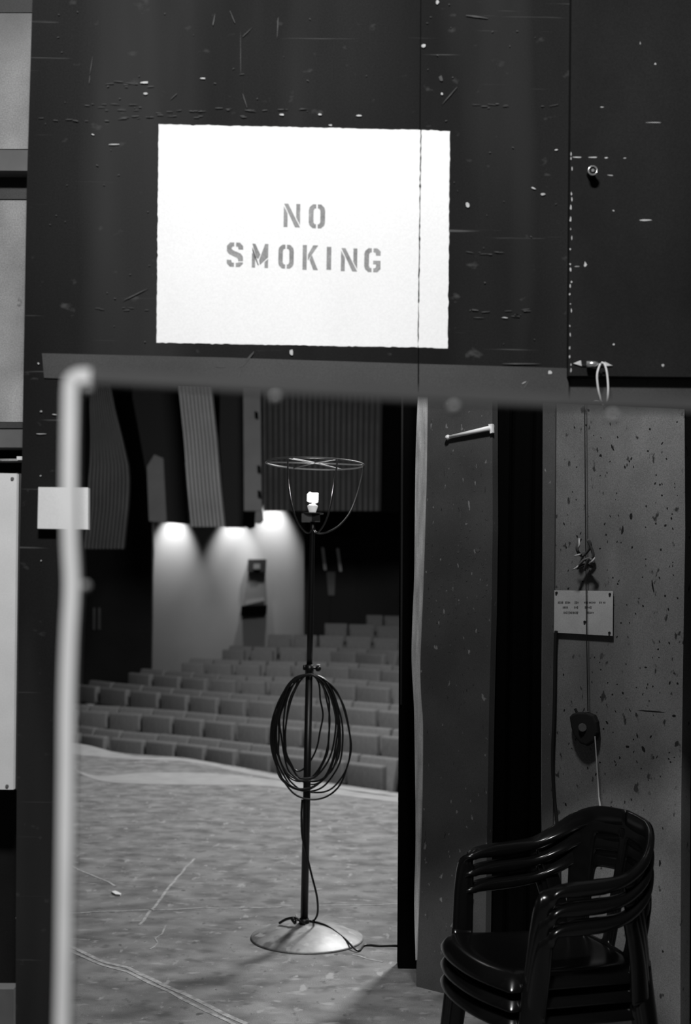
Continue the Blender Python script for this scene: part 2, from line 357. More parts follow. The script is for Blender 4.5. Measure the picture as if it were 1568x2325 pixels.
bm = bmesh.new(); tube(bm, [c + Vector((0, .001, 0)), c + Vector((0, -.024, 0))], .0098, 20); kb = link('knob', bm, M['dark'], hp); kb['label'] = 'small round ring knob'; I4 = Matrix.Identity(4); link('ring', ring_bm, M['chrome'], kb, True, I4)
bm = bmesh.new(); tube(bm, [c + Vector((0, -.024, 0)), c + Vector((0, -.028, 0))], .0035, 10); link('screw', bm, M['chrome'], kb, False, I4)
c = at(1345, 828, DW - .04)
bm = bmesh.new(); tube(bm, [c + Vector((-.024, .012, 0)), c + Vector((.03, .012, 0))], [.004, .004], 10); lt = link('latch', bm, M['dark'], hp); lt['label'] = 'small metal bolt latch with pointed ends'
bm = bmesh.new(); tube(bm, [c + Vector((-.016, -.004, 0)), c + Vector((.004, -.006, 0)), c + Vector((.012, -.004, 0))], [.008, .007, .005], 14); link('bolt_barrel', bm, M['chrome'], lt, True, I4)
bm = bmesh.new(); tube(bm, [c + Vector((-.008, .012, 0)), c + Vector((-.008, -.004, 0))], .005, 10); link('bolt_mount', bm, M['dark'], lt, False, I4)
for pts in ([(1301, 825), (1318, 818), (1320, 831)], [(1372, 821), (1390, 830), (1374, 831)]):
    link('end_plate', prism(pts, DW - .032, .0035), M['scuff'], lt, False, I4)
bm = bmesh.new()
cp = [at(1362, 826, DW - .05), at(1355, 850, DW - .05), at(1357, 880, DW - .045), at(1361, 898, DW - .04), at(1365, 910, DW - .04), at(1371, 916, DW - .04), at(1378, 908, DW - .045), at(1380, 880, DW - .05), at(1377, 845, DW - .052), at(1371, 826, DW - .05), at(1364, 824, DW - .05)]
tube(bm, smooth_path(cp, 6), .0024, 8)
cd = thing('hanging_cord', 'white looped cord hanging from the bolt latch below the hatch panel', 'cord', at(1368, 830, DW - .05))
link('cord_loop', bm, M['string'], cd, True)
bm = bmesh.new(); tube(bm, smooth_path([at(1341, 915, DW - .04), at(1350, 909, DW - .045), at(1360, 911, DW - .045), at(1369, 922, DW - .042)], 6), .0022, 8); link('cord_tail', bm, M['string'], cd, True)

# block on the left of the opening
wb = link('wall_card', prism([(87, 1106), (200, 1107), (200, 1202), (85, 1200)], DW - .022, .0215), M['card_white'])
tag(wb, 'small blank white rectangular card fixed on the black wall left of the opening', 'card')

# ============================================================ left margin: concrete pier behind the wall edge
DP = 3.25
pier = setting('trim_2')
def pp(name, pts, m, d=DP, t=.12, lab=None):
    o = link(name, prism(pts, d, t), M[m], pier)
    if lab: o['label'] = lab
pp('concrete_block', [(-160, -120), (90, -120), (90, 28), (-160, 28)], 'band', lab='dark block at the very top')
pp('concrete_block', [(-160, 30), (90, 30), (90, 338), (-160, 338)], 'concrete', lab='mottled pale concrete block above the grey beam')
pp('beam', [(-160, 339), (90, 341), (90, 388), (-160, 386)], 'grey_metal', DP - .03, .15)
pp('beam', [(-160, 389), (90, 390), (90, 452), (-160, 452)], 'band', DP + .02, .1)
pp('concrete_block', [(-160, 454), (90, 455), (90, 958), (-160, 957)], 'concrete', lab='tall pale concrete block below the beam')
pp('beam', [(-160, 959), (90, 959), (90, 972), (-160, 972)], 'band', DP - .02, .1)
pp('beam', [(-160, 975), (90, 975), (90, 1016), (-160, 1015)], 'grey_metal', DP - .03, .15)
pp('recess', [(-160, 1016), (90, 1016), (90, 1046), (-160, 1044)], 'black', DP + .03, .1)
pp('ledge', [(-160, 1043), (90, 1041), (90, 1046), (-160, 1048)], 'concrete', DP - .04, .12)
pp('post', [(-160, 1048), (90, 1048), (90, 1380 + HC * F / DP), (-160, 1380 + HC * F / DP - 8)], 'panel', DP, .1)
pp('ledge_block', [(38, 1036), (60, 1036), (60, 1044), (38, 1044)], 'card_white', DP - .06, .02)
pp('post_foot', [(-160, 2246), (31, 2246), (30, 2618), (-160, 2616)], 'grey_metal', 3.05, .05)
wbd = thing('white_board', 'tall narrow white board with screws at the far left edge', 'board', at(20, 1790, 3.1))
link('board_face', prism([(-60, 1073), (38, 1075), (30, 1793), (-60, 1792)], 3.1, .02), M['card_white'], wbd)
for sx, sy in ((28, 1087), (16, 1785)):
    bm = bmesh.new(); c = at(sx, sy, 3.1); tube(bm, [c + Vector((0, .002, 0)), c + Vector((0, -.003, 0))], [.0055, .004], 10); link('screw', bm, M['grey_metal'], wbd)
link('wood_batten', prism([(36, 1073), (46, 1075), (38, 1793), (28, 1793)], 3.14, .03), M['band'], wbd)['label'] = 'dark batten behind the board edge'

# ============================================================ pale frame near the camera
DR = .95
fr = thing('pale_frame', 'out of focus pale frame with rounded corner edging the left and top of the opening', 'frame', (at(150, 2325, DR).x, DR, 0))
def rail(cl, wd, d, t, m, name, lab=None):
    cl = smooth_path([at(x, y, d) for x, y in cl], 5); bm = bmesh.new(); rings = []
    for i, p in enumerate(cl):
        tg = (cl[min(i + 1, len(cl) - 1)] - cl[max(i - 1, 0)]).normalized(); s = Vector((0, 1, 0)).cross(tg).normalized() * (wd / 2)
        Y = Vector((0, t, 0)); rings.append([bm.verts.new(p - s), bm.verts.new(p + s), bm.verts.new(p + s + Y), bm.verts.new(p - s + Y)])
    for A, B in zip(rings, rings[1:]):
        for k in range(4): bm.faces.new((A[k], A[(k + 1) % 4], B[(k + 1) % 4], B[k]))
    bm.faces.new(rings[0]); bm.faces.new(rings[-1])
    o = link(name, bm, M[m], fr)
    if lab: o['label'] = lab
xb = at(145, 2325, DR); 
yfl = 1380 + HC * F / DR
rail([(205, 853), (182, 853), (166, 860), (160, 876), (158, 950), (156, 1100), (158, 1230), (162, 1330), (156, 1450), (151, 1600), (149, 1800), (146, 2000), (140, 2325), (110, 3500), (70, yfl)], .0115, DR, .012, 'rim', 'upright', 'pale bright upright')
rail([(200, 853), (380, 862), (560, 873), (760, 884), (940, 894), (1140, 903), (1330, 910), (1568, 918), (1900, 930)], .0095, DR + .001, .012, 'rim_dark', 'top_rail', 'dark grey top rail')
rail([(1900, 926), (1900, yfl + 20)], .0115, DR, .012, 'rim_dark', 'upright', 'dark right upright outside the frame')
for x, y, y0 in ((200, 885, 858), (625, 903, 880), (1030, 925, 900), (1391, 945, 914), (193, 1332, None)):
    bm = bmesh.new(); c = at(x, y, DR)
    lathe(bm, [(0, -.0042), (.0025, -.0036), (.0041, -.001), (.0042, 0), (.0036, .002), (.0015, .0035), (0, .0038)], c, 14)
    k = link('stud', bm, M['stud'], fr, True); k['label'] = 'small round stud'
    bm = bmesh.new(); e = at(x, y0, DR + .004) if y0 else at(163, 1332, DR + .004)
    tube(bm, [c + Vector((0, .003, 0)), e], .0008, 6); link('stud_pin', bm, M['rim_dark'], k, matrix=Matrix.Identity(4))

# ============================================================ right side seen through the opening
A0, A1 = gnd(945, 2240), gnd(1243, 2315)
dirr = (A1 - A0).normalized(); nR = Vector((dirr.y, -dirr.x, 0)).normalized()
if nR.y > 0: nR = -nR
def base_y(x):                      # pixel y where the plane meets the floor
    p0 = A0; lo, hi_ = 1500, 3000
    for _ in range(40):
        mid = (lo + hi_) / 2; z = hit(x, mid, p0, nR).z
        if z > 0: lo = mid
        else: hi_ = mid
    return lo
def wallpoly(l, r, top=600):
    return [(l[0][0], top)] + l + [(l[-1][0], base_y(l[-1][0])), (r[-1][0], base_y(r[-1][0]))] + list(reversed(r)) + [(r[0][0], top)]
# door leaf (grey speckled) with wavy plywood edge
dl = thing('door_leaf', 'dark grey speckled door leaf with pale plywood edge right of the lamp', 'door', (A0.x, A0.y, 0))
leftE = [(968, 900), (965, 1100), (959, 1300), (955, 1400), (951, 1500), (952, 1570), (957, 1650), (956, 1800), (952, 1950), (947, 2100), (945, 2200)]
leafR = [(1117, 900), (1118, 1200), (1115, 1400), (1110, 1600), (1105, 1900), (1102, 2100), (1100, 2200)]
link('leaf_face', prism_pl(wallpoly(leftE, leafR), A0, nR, .04), M['leaf'], dl)
wl = [(948, 900), (944, 1000), (942, 1100), (940, 1300), (936, 1400), (934, 1500), (939, 1600), (941, 1700), (943, 1900), (940, 2050), (943, 2180)]
wr = [(969, 900), (966, 1100), (960, 1300), (956, 1400), (952, 1500), (953, 1570), (958, 1650), (957, 1800), (953, 1950), (948, 2100), (945, 2180)]
sm = lambda l: [(p.x, p.y) for p in smooth_path([Vector((x, y, 0)) for x, y in l], 4)]
link('plywood_edge', prism_pl([(948, 600)] + sm(wl) + list(reversed(sm(wr))) + [(969, 600)], A0, nR, .05, .006), M['wood'], dl)['label'] = 'pale wavy plywood edge'
bm = bmesh.new()
tube(bm, [hit(1020, 992, A0 + nR * .012, nR), hit(1112, 972, A0 + nR * .012, nR)], [.006, .010], 10)
lathe(bm, [(0, -.012), (.009, -.006), (.011, 0), (.008, .007), (0, .011)], hit(1016, 993, A0 + nR * .012, nR), 12)
link('door_bolt', bm, M['handle'], dl, True)['label'] = 'pale metal rod bolt'
link('bolt_keeper', prism_pl([(1108, 963), (1117, 962), (1118, 982), (1112, 984)], A0, nR, .012, .012), M['handle'], dl)
sc_ = [(1030, 1072, 4, 4, 0), (1044, 1180, 2.5, 26, 0), (1035, 1370, 3, 22, 0), (1083, 1250, 7, 5, 1.2), (1066, 1203, 3, 4, 0), (1024, 1025, 1.5, 8, 0), (970, 2077, 2, 12, 0), (950, 2110, 2.5, 2.5, 0)]
for k in range(130): sc_.append((random.uniform(968, 1108), random.gauss(1320, 110), random.uniform(.8, 2.6), random.uniform(1, 4.5), random.uniform(-.5, 1)))
bm = bmesh.new()
for (x, y, a, b_, r) in sc_:
    prism_pl([(x + a * math.cos(t) * random.uniform(.6, 1.1), y + b_ * math.sin(t) * random.uniform(.6, 1.1)) for t in (0, 1.2, 2.5, 3.8, 5.1)], A0, nR, .0008, .0009, bm)
o = link('paint_flecks', bm, M['scuff_dim'], dl); o['kind'] = 'stuff'
# shade of the gap, put in as a near-black sheet
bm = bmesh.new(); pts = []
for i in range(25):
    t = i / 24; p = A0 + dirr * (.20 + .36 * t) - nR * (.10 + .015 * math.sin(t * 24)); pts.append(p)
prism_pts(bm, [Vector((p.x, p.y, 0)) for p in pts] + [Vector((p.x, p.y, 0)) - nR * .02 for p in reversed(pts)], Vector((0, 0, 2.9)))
tag(link('dark_gap_sheet', bm, M['black'], None), 'black curtain standing in for the shade of the gap between grey door leaf and stained wall', 'sheet')
# stained wall
wr_ = [(1232, 900), (1231, 1200), (1229, 1500), (1228, 1800), (1232, 2200)]
ww = [(1553, 900), (1555, 1200), (1550, 1500), (1546, 1800), (1544, 2200)]
o = link('wall_right', prism_pl(wallpoly(wr_, ww), A0, nR, .08), M['rwall']); o['kind'] = 'structure'
nn = [(1545, 900), (1560, 900)]
o = link('black_flat', prism_pl([(1556, 600), (1547, 1800), (1546, base_y(1546)), (1800, base_y(1800)), (1800, 600)], A0, nR, .03, -.09), M['black'])
tag(o, 'tall black flat at the extreme right edge beside the stained wall', 'stage flat')
# narrow grey strip at left edge of the stained wall
o = link('trim_3', prism_pl([(1232, 700), (1230, 1500), (1228, 2100), (1230, base_y(1232) - 1), (1256, base_y(1256) - 1), (1253, 2100), (1257, 1430), (1262, 700)], A0, nR, .008, .009), M['leaf']); o['kind'] = 'structure'
st_ = [(1412, 1205, 3, 14, .2), (1481, 1330, 2.5, 22, -.15), (1389, 1015, 2.5, 10, -.4), (1432, 1172, 4, 8, 0), (1424, 1695, 6, 3, 0), (1460, 1700, 4, 9, -.5), (1377, 1640, 2, 5, -.5), (1446, 1670, 2, 8, -.3), (1465, 1515, 3, 2, 0), (1530, 1625, 5, 3, 0), (1478, 1615, 36, 1.3, .08), (1406, 1720, 2, 3, 0), (1497, 1960, 3, 8, 0), (1474, 1958, 3, 3, 0), (1504, 2160, 3, 3, 0)]
for k in range(170): st_.append((random.uniform(1275, 1538), random.uniform(930, 1890), random.uniform(.8, 2.6), random.uniform(1, 4.5), random.uniform(-.6, .6)))
bm = bmesh.new()
for (x, y, a, b_, r) in st_:
    q_ = [random.uniform(.6, 1.1) for _ in range(6)]
    prism_pl([(x + a * math.cos(t * 1.047) * q_[t] * math.cos(r) - b_ * math.sin(t * 1.047) * q_[t] * math.sin(r), y + a * math.cos(t * 1.047) * q_[t] * math.sin(r) + b_ * math.sin(t * 1.047) * q_[t] * math.cos(r)) for t in range(6)], A0, nR, .0006, .0008, bm)
o = link('dark_specks', bm, M['dark'], bpy.data.objects['wall_right']); o['kind'] = 'stuff'
# notice card
nc = thing('notice_card', 'pale square notice card with faint typed lines pinned to the stained wall', 'notice', hit(1323, 1392, A0, nR))
link('card_face', prism_pl([(1258, 1340), (1391, 1342), (1390, 1444), (1257, 1436)], A0, nR, .003, .0125), M['card'], nc)
for x, y in ((1263, 1346), (1384, 1349), (1383, 1437), (1327, 1412)):
    bm = bmesh.new(); c = hit(x, y, A0 + nR * .0125, nR); tube(bm, [c, c + nR * .004], [.005, .004], 8); link('pin', bm, M['dark'], nc)
bm = bmesh.new()
for (y, spans) in ((1368, [(1266, 1278), (1282, 1292), (1304, 1313), (1325, 1332), (1336, 1350), (1360, 1366), (1368, 1372)]), (1379, [(1277, 1288), (1303, 1311), (1327, 1343)]), (1391, [(1279, 1288), (1290, 1300), (1300, 1311), (1332, 1346)])):
    for a, b_ in spans:
        x = a
        while x < b_:
            h_ = random.uniform(3, 6); prism_pl([(x, y - h_ / 2), (x + 2, y - h_ / 2), (x + 2, y + h_ / 2), (x, y + h_ / 2)], A0, nR, .0006, .0132, bm); x += 3.2
o = link('typed_lines', bm, M['leaf'], nc); o['kind'] = 'stuff'; o['label'] = 'three faint illegible lines of typing'
# thin cord down the wall, knot, wooden ball, dark cable, light rod
bm = bmesh.new()
W = lambda x, y, l=.02: hit(x, y, A0 + nR * l, nR)
tube(bm, [W(1325, 700, .03), W(1329, 1230, .03), W(1331, 1440, .03), W(1334, 1615, .03)], .0018, 6)
tag(link('sash_line', bm, M['dark']), 'thin taut cord running down the stained wall past the notice card to the round pulley', 'cord')
bm = bmesh.new()
kn = [(1318, 1222), (1309, 1245), (1322, 1262), (1340, 1240), (1334, 1226), (1346, 1262), (1324, 1272), (1308, 1290), (1330, 1282), (1350, 1290), (1338, 1268), (1326, 1294)]
tube(bm, smooth_path([W(x, y, .035 + .012 * math.sin(i * 2.1)) for i, (x, y) in enumerate(kn)], 6), .0055, 8)
kt = thing('rope_knot', 'tangled frayed knot of rope on the wall above the notice card', 'rope', W(1328, 1260, .03))
link('knot', bm, M['leaf'], kt, True)
for pts in ([(1310, 1250), (1314, 1222)], [(1303, 1262), (1318, 1258)], [(1299, 1294), (1312, 1284)], [(1350, 1266), (1336, 1280)]):
    bm = bmesh.new(); tube(bm, [W(*pts[0], .05), W((pts[0][0] + pts[1][0]) / 2 + 3, (pts[0][1] + pts[1][1]) / 2, .055), W(*pts[1], .05)], [.002, .0045, .002], 6)
    link('frayed_end', bm, M['card'], kt, True)['label'] = 'pale frayed strand'
pu = thing('round_pulley', 'dark rounded pulley block hanging on the stained wall above the chairs', 'pulley', W(1322, 1652, .02))
pts = [(1291, 1628), (1297, 1621), (1310, 1617), (1330, 1617), (1346, 1624), (1353, 1640), (1355, 1664), (1347, 1684), (1330, 1694), (1315, 1688), (1302, 1672), (1294, 1650)]
bm = prism_pl(pts, A0, nR, .030, .035); 
o = link('pulley_block', bm, M['dark'], pu); bv = o.modifiers.new('b', 'BEVEL'); bv.width = .008; bv.segments = 3; bv.limit_method = 'ANGLE'; bv.angle_limit = 1.0
bm = bmesh.new(); tube(bm, [W(1322, 1652, .035), W(1322, 1652, .042)], [.016, .014], 14); link('pulley_hub', bm, M['leaf'], pu)
bm = bmesh.new(); tube(bm, [W(1311, 1622, .02), W(1305, 1609, .02)], .005, 8); link('pulley_hook', bm, M['dark'], pu)
bm = bmesh.new(); tube(bm, [W(1350, 1672, .044), W(1354, 1730, .044), W(1359, 1810, .046), W(1362, 1832, .05)], [.0022, .0024, .003, .004], 8)
tag(link('pull_rod', bm, M['card']), 'thin pale rod hanging from the round pulley down to behind the chairs', 'rod')
bm = bmesh.new()
tube(bm, smooth_path([W(1262, 1432, .02), W(1260, 1470, .02), W(1258, 1600, .02), W(1254, 1720, .02), W(1257, 1800, .02), W(1262, 1850, .02), W(1268, 1920, .02), W(1270, 2100, .02), W(1272, base_y(1272) - 5, .02)], 6), .0062, 8)
tag(link('wall_cable', bm, M['dark'], None, True), 'dark cable running down the left edge of the stained wall from the notice card corner', 'cable')
# black post left of the door leaf
DJ = 4.95
jb = thing('black_post', 'tall flat black post standing right behind the lamp beside the plywood edge', 'post', (at(925, 1400, DJ).x, DJ, 0))
jy = 1380 + HC * F / DJ
link('post_face', prism([(911, 500), (908, 1200), (906, 1700), (903, jy - .5), (990, jy + .5), (990, 500)], DJ, .08), M['black'], jb)  # right part extended unseen behind the leaf to block stage light
link('edge_tube', prism([(912, 500), (910, 1200), (908, 1600), (912, 1600), (914, 1200), (917, 500)], DJ - .012, .012), M['panel'], jb)['label'] = 'thin grey vertical edge'

# ============================================================ ghost light
gb = gnd(697, 2130); D = gb.y
gl = thing('ghost_light', 'tall black floor lamp with bare lit bulb in a wire cage on domed steel base', 'floor lamp', gb)
R = 128 / F * D
bm = bmesh.new()
lathe(bm, [(R - .004, 0), (R, .002), (R, .006), (R - .006, .009), (R * .9, .018), (R * .7, .038), (R * .45, .056), (R * .2, .066), (.02, .069), (0, .069)], gb, 64)
link('base', bm, M['dome'], gl, True)
ptop, pmid, pbot = at(709, 1205, D), at(702, 1515, D), Vector((at(690, 2100, D).x, D, .062))
bm = bmesh.new(); tube(bm, [pbot, pbot + Vector((0, 0, .028))], [.026, .021], 20); link('pole_collar', bm, M['lamp_black'], gl, True)
bm = bmesh.new(); tube(bm, [pbot, pmid], [.0172, .0165], 16); link('pole', bm, M['lamp_black'], gl, True)
pm2 = at(704, 1430, D)
bm = bmesh.new(); tube(bm, [pmid, pm2, ptop, at(710, 1185, D)], [.0135, .0135, .0115, .0115], 16); link('pole', bm, M['lamp_black'], gl, True)['label'] = 'slimmer upper pole section'
bm = bmesh.new(); tube(bm, [pmid + Vector((0, 0, -.03)), pmid + Vector((0, 0, .012))], .0195, 16); link('pole_clamp', bm, M['lamp_black'], gl, True)
cl = gl.children[-1]
bm = bmesh.new(); kp = at(722, 1518, D); tube(bm, [pmid, kp + Vector((-.006, 0, 0))], .005, 8)
lathe(bm, [(0, -.014), (.009, -.012), (.013, -.004), (.013, .004), (.009, .011), (0, .013)], kp, 14)
tube(bm, [pmid, at(692, 1516, D)], .005, 8); lathe(bm, [(0, -.012), (.007, -.01), (.008, 0), (.006, .012), (0, .013)], at(691, 1516, D), 12)
link('clamp_knob', bm, M['lamp_black'], gl, True)
tube_b = bmesh.new(); lathe(tube_b, [(0, -.002), (.009, -.001), (.009, .003), (0, .004)], at(722, 1510, D - .004), 12); link('knob_cap', tube_b, M['string'], gl, True)['label'] = 'small pale cap'
# holder
hx = at(709, 1166, D)
bm = bmesh.new(); tube(bm, [hx + Vector((0, 0, -.002)), hx + Vector((0, 0, .002))], .050, 32); link('holder_plate', bm, M['wire'], gl)
bm = bmesh.new(); box(bm, (hx.x - .048, hx.y - .03, hx.z - .038), (hx.x - .002, hx.y + .03, hx.z - .003)); link('socket_box', bm, M['grey_metal'], gl)
bm = bmesh.new(); box(bm, (hx.x - .002, hx.y - .03, hx.z - .036), (hx.x + .034, hx.y + .03, hx.z - .003)); link('socket_box', bm, M['lamp_black'], gl)
bm = bmesh.new(); lathe(bm, [(0, .002), (.014, .002), (.017, .012), (.023, .03), (.023, .036), (.012, .042), (0, .042)], hx, 20); link('bulb_base', bm, M['bulb_base'], gl, True)
bm = bmesh.new(); cz = hx + Vector((0, 0, .047)); pts = []
N_ = 100
pts = [cz + Vector((0, 0, -.006)), cz + Vector((.006, 0, .002))]
for i in range(N_):
    t = i / (N_ - 1); a = t * 2 * math.pi * 4.5; r = .0215 if t < .93 else .0215 * (1 - (t - .93) * 6)
    pts.append(cz + Vector((r * math.cos(a), r * math.sin(a), .008 + .037 * t)))
tube(bm, pts, .0056, 8); link('bulb', bm, M['bulb'], gl, True)['label'] = 'lit white spiral bulb'
pl_ = bpy.data.lights.new('bulb_glow', 'POINT'); pl_.energy = 2.5; pl_.shadow_soft_size = .03
o = bpy.data.objects.new('bulb_glow', pl_); COL.objects.link(o); o.location = cz + Vector((0, 0, .06))
# cage
rc = at(714, 1053, D); RR = 112 / F * D
tl = Vector((.012, 0, -.0))
def rp(ang, z=0): return rc + Vector((RR * math.cos(ang), RR * math.sin(ang), z - .004 * math.cos(ang)))
bm = bmesh.new(); tube(bm, [rp(2 * math.pi * k / 48) for k in range(48)], .0036, 8, closed=True); link('cage_ring', bm, M['wire'], gl, True)
angs = [0, math.radians(58), math.radians(118)]
for a in angs:
    bm = bmesh.new(); tube(bm, smooth_path([rp(a), rc + Vector((0, 0, .004)), rp(a + math.pi)], 6), .003, 8); link('cage_spoke', bm, M['wire'], gl, True)
foot = at(709, 1205, D)
for a in (math.radians(-62), math.radians(-120), 0.0):
    e = rp(a); out = Vector((math.cos(a), math.sin(a), 0))
    zz = foot.z
    H = e.z - zz
    pr_ = [e, foot + out * RR * .93 + Vector((0, 0, H * .65)), foot + out * RR * .78 + Vector((0, 0, H * .32)), foot + out * RR * .56 + Vector((0, 0, H * .1)), foot + out * RR * .3 + Vector((0, 0, -.006)), foot + out * RR * .12 + Vector((0, 0, -.012)), foot + out * .01 + Vector((0, 0, .0))]
    bm = bmesh.new(); tube(bm, smooth_path(pr_, 8), .0036, 8); link('cage_rib', bm, M['wire_dark'], gl, True)
# coiled cable
cb = thing('coiled_cable', 'black cable coiled in long loops hung on the lamp pole, tail trailing onto the base', 'cable', pmid)
topc = at(702, 1530, D)
for k in range(11):
    hw = [88, 84, 72, 68, 62, 78, 50, 40, 74, 58, 66][k] / F * D; low = [1808, 1800, 1790, 1780, 1770, 1796, 1762, 1750, 1785, 1774, 1765][k]
    bt = at(691 + random.uniform(-6, 8), low, D); cxo = random.uniform(-.02, .02)
    yo = random.uniform(.012, .05) * (1 if k % 2 else -1); loop = []
    hgt = topc.z - bt.z
    for j in range(18):
        a = 2 * math.pi * j / 18
        sx = math.sin(a); cz_ = math.cos(a)
        wv = (1 - .05 * cz_)      # narrower at the top
        squ = abs(sx) ** .92 * (1 if sx > 0 else -1)
        z = topc.z - random.uniform(0, .004) - hgt * (1 - cz_) / 2
        x = topc.x + (bt.x - topc.x) * (1 - cz_) / 2 + squ * hw * wv + cxo * (1 - cz_)
        y = D - .028 + yo * (1 - cz_) / 2 + random.uniform(-.004, .004) if abs(cz_) < .95 else D - .03 + yo * (1 - cz_) / 2
        loop.append((x + random.uniform(-.006, .006), y, z))
    bm = bmesh.new(); tube(bm, smooth_path(loop, 5, True), .0042, 8, closed=True); link('cable_loop', bm, M['cable'], cb, True)
bm = bmesh.new()
tail = [at(686, 1815, D - .01), at(684, 1850, D - .02), at(686, 1900, D - .025), at(697, 1945, D - .03), at(708, 1990, D - .03), at(719, 2035, D - .03), at(721, 2070, D - .02), at(715, 2087, D), at(706, 2092, D + .05), at(700, 2094, D + .06)]
tube(bm, smooth_path(tail, 6), .0048, 8); link('cable_tail', bm, M['cable'], cb, True)
bm = bmesh.new()
def dz(p):  # height of the dome under a point
    r = math.hypot(p.x - gb.x, p.y - gb.y) / R
    return .069 * max(0, 1 - r ** 1.7) + .006
fp = []
for x, y in ((702, 2103), (740, 2108), (780, 2120), (812, 2136)):
    p = gnd(x, y, .05); p.z = dz(p); fp.append(p)
p = gnd(828, 2146, .005); fp += [p, gnd(860, 2147, .005), gnd(905, 2147, .005), gnd(950, 2155, .005)]
tube(bm, smooth_path(fp, 6), .0045, 8); link('cable_lead', bm, M['cable'], cb, True)
bm = bmesh.new(); tube(bm, smooth_path([at(634, 2096, D + .02), at(650, 2087, D), at(668, 2084, D - .02), at(680, 2090, D - .03), at(692, 2099, D - .03)], 6), .006, 8)
tube(bm, [at(664, 2086, D - .02), at(670, 2096, D - .04)], [.011, .008], 8); link('cable_plug', bm, M['cable'], cb, True)
bm = bmesh.new(); tube(bm, [at(671, 2077, D - .02), at(674, 2092, D - .03)], [.003, .005], 8); link('tie', bm, M['card'], cb, True)['label'] = 'pale tie'

# ============================================================ stacked plastic armchairs
CH = [0]
def chair_mesh_parts():
    parts = []
    def surf(nu, nv, f, skip=lambda i, j: False, thick=.012, name='x', lvl=1):
        bm = bmesh.new(); V = [[bm.verts.new(f(i / nu, j / nv)) for j in range(nv + 1)] for i in range(nu + 1)]
        for i in range(nu):
            for j in range(nv):
                if not skip(i, j): bm.faces.new((V[i][j], V[i + 1][j], V[i + 1][j + 1], V[i][j + 1]))
        for v in [v for v in bm.verts if not v.link_faces]: bm.verts.remove(v)
        return bm, thick
    def seat(u, v):
        x = (u - .5) * 2; y = (v - .5) * 2          # y=-1 front
        sx = math.copysign(abs(x) ** .9, x)
        wd = .235 - .02 * (y + 1) / 2
        Y = y * .225 - .015 - (.055 * (1 - x * x) if y < -.5 else .055 * (1 - x * x) * max(0, (-y)) * 1.2)
        z = .455 - .018 * (1 - x * x) * (1 - y * y) - .012 * (y + 1) / 2
        ex = max(0, abs(x) - .82) / .18; ey = max(0, -y - .8) / .2
        z -= .045 * max(ex, ey) ** 1.8
        return Vector((sx * wd, Y, z))
    parts.append(('seat', *surf(16, 16, seat, thick=.012)))
    def back(u, v):
        x = (u - .5) * 2; hb = .43; top = .765 + .025 * math.cos(x * math.pi / 2)
        z = hb + (top - hb) * v
        wd = .19 + .045 * v - .055 * max(0, v - .75) * 2 * abs(x)
        y = .215 + .075 * v - .06 * x * x * (.4 + .6 * v)
        if abs(x) > .8 and v > .75: z -= .045 * (abs(x) - .8) / .2
        return Vector((x * wd, y, z))
    def skip(i, j):   # nu=24, nv=16
        if 1 <= j <= 13 and (5 <= i <= 10 or 13 <= i <= 18): return True
        if j == 14 and i == 11: return True
        return False
    parts.append(('backrest', *surf(24, 16, back, skip, thick=.014)))
    def ribbon(P, name):
        # P: (point, a-vector (wide axis), half width, half thickness)
        bm = bmesh.new(); pts = smooth_path([p[0] for p in P], 5); n = len(pts); rings = []
        for i, p in enumerate(pts):
            q = i / (n - 1) * (len(P) - 1); k = min(int(q), len(P) - 2); f = q - k
            a = Vector(P[k][1]).lerp(Vector(P[k + 1][1]), f); hw = P[k][2] * (1 - f) + P[k + 1][2] * f; ht = P[k][3] * (1 - f) + P[k + 1][3] * f
            t = (pts[min(i + 1, n - 1)] - pts[max(i - 1, 0)]).normalized(); a = (a - t * a.dot(t)).normalized(); b = t.cross(a)
            ring = []
            for s in range(12):
                th = 2 * math.pi * s / 12; c_, s_ = math.cos(th), math.sin(th)
                ring.append(bm.verts.new(p + a * hw * math.copysign(abs(c_) ** .6, c_) + b * ht * math.copysign(abs(s_) ** .6, s_)))
            rings.append(ring)
        for A, B in zip(rings, rings[1:]):
            for s in range(12): bm.faces.new((A[s], A[(s + 1) % 12], B[(s + 1) % 12], B[s]))
        bm.faces.new(rings[0]); bm.faces.new(rings[-1])
        parts.append((name, bm, None))
    for s in (1, -1):
        ribbon([((s * .232, -.165, .43), (0, 1, .0), .036, .012), ((s * .245, -.155, .56), (0, 1, 0), .034, .012), ((s * .25, -.145, .635), (0, 1, .4), .028, .015), ((s * .253, -.115, .666), (s * .9, .3, .1), .026, .013),
                ((s * .257, -.05, .674), (1 * s, 0, 0), .026, .019), ((s * .26, .03, .678), (1 * s, 0, 0), .026, .019), ((s * .255, .11, .69), (s, 0, .2), .025, .015),
                ((s * .238, .18, .722), (s, 0, .6), .026, .013), ((s * .2, .232, .762), (s * .5, 0, 1), .028, .011), ((s * .13, .272, .788), (s * .1, 0, 1), .03, .010), ((0, .292, .80), (0, 0, 1), .026, .010)], 'armrest')
        ribbon([((s * .232, -.165, .45), (0, 1, 0), .036, .012), ((s * .24, -.19, .25), (0, 1, 0), .034, .012), ((s * .252, -.225, 0), (0, 1, 0), .022, .014)], 'leg')
        ribbon([((s * .205, .2, .45), (0, 1, 0), .036, .012), ((s * .215, .235, .25), (0, 1, 0), .03, .012), ((s * .23, .29, 0), (0, 1, 0), .02, .014)], 'leg')
        ribbon([((s * .255, .13, .69), (0, 1, 0), .022, .008), ((s * .235, .17, .57), (0, 1, 0), .026, .008), ((s * .21, .2, .44), (0, 1, 0), .032, .01)], 'arm_support')
    return parts
MS = []
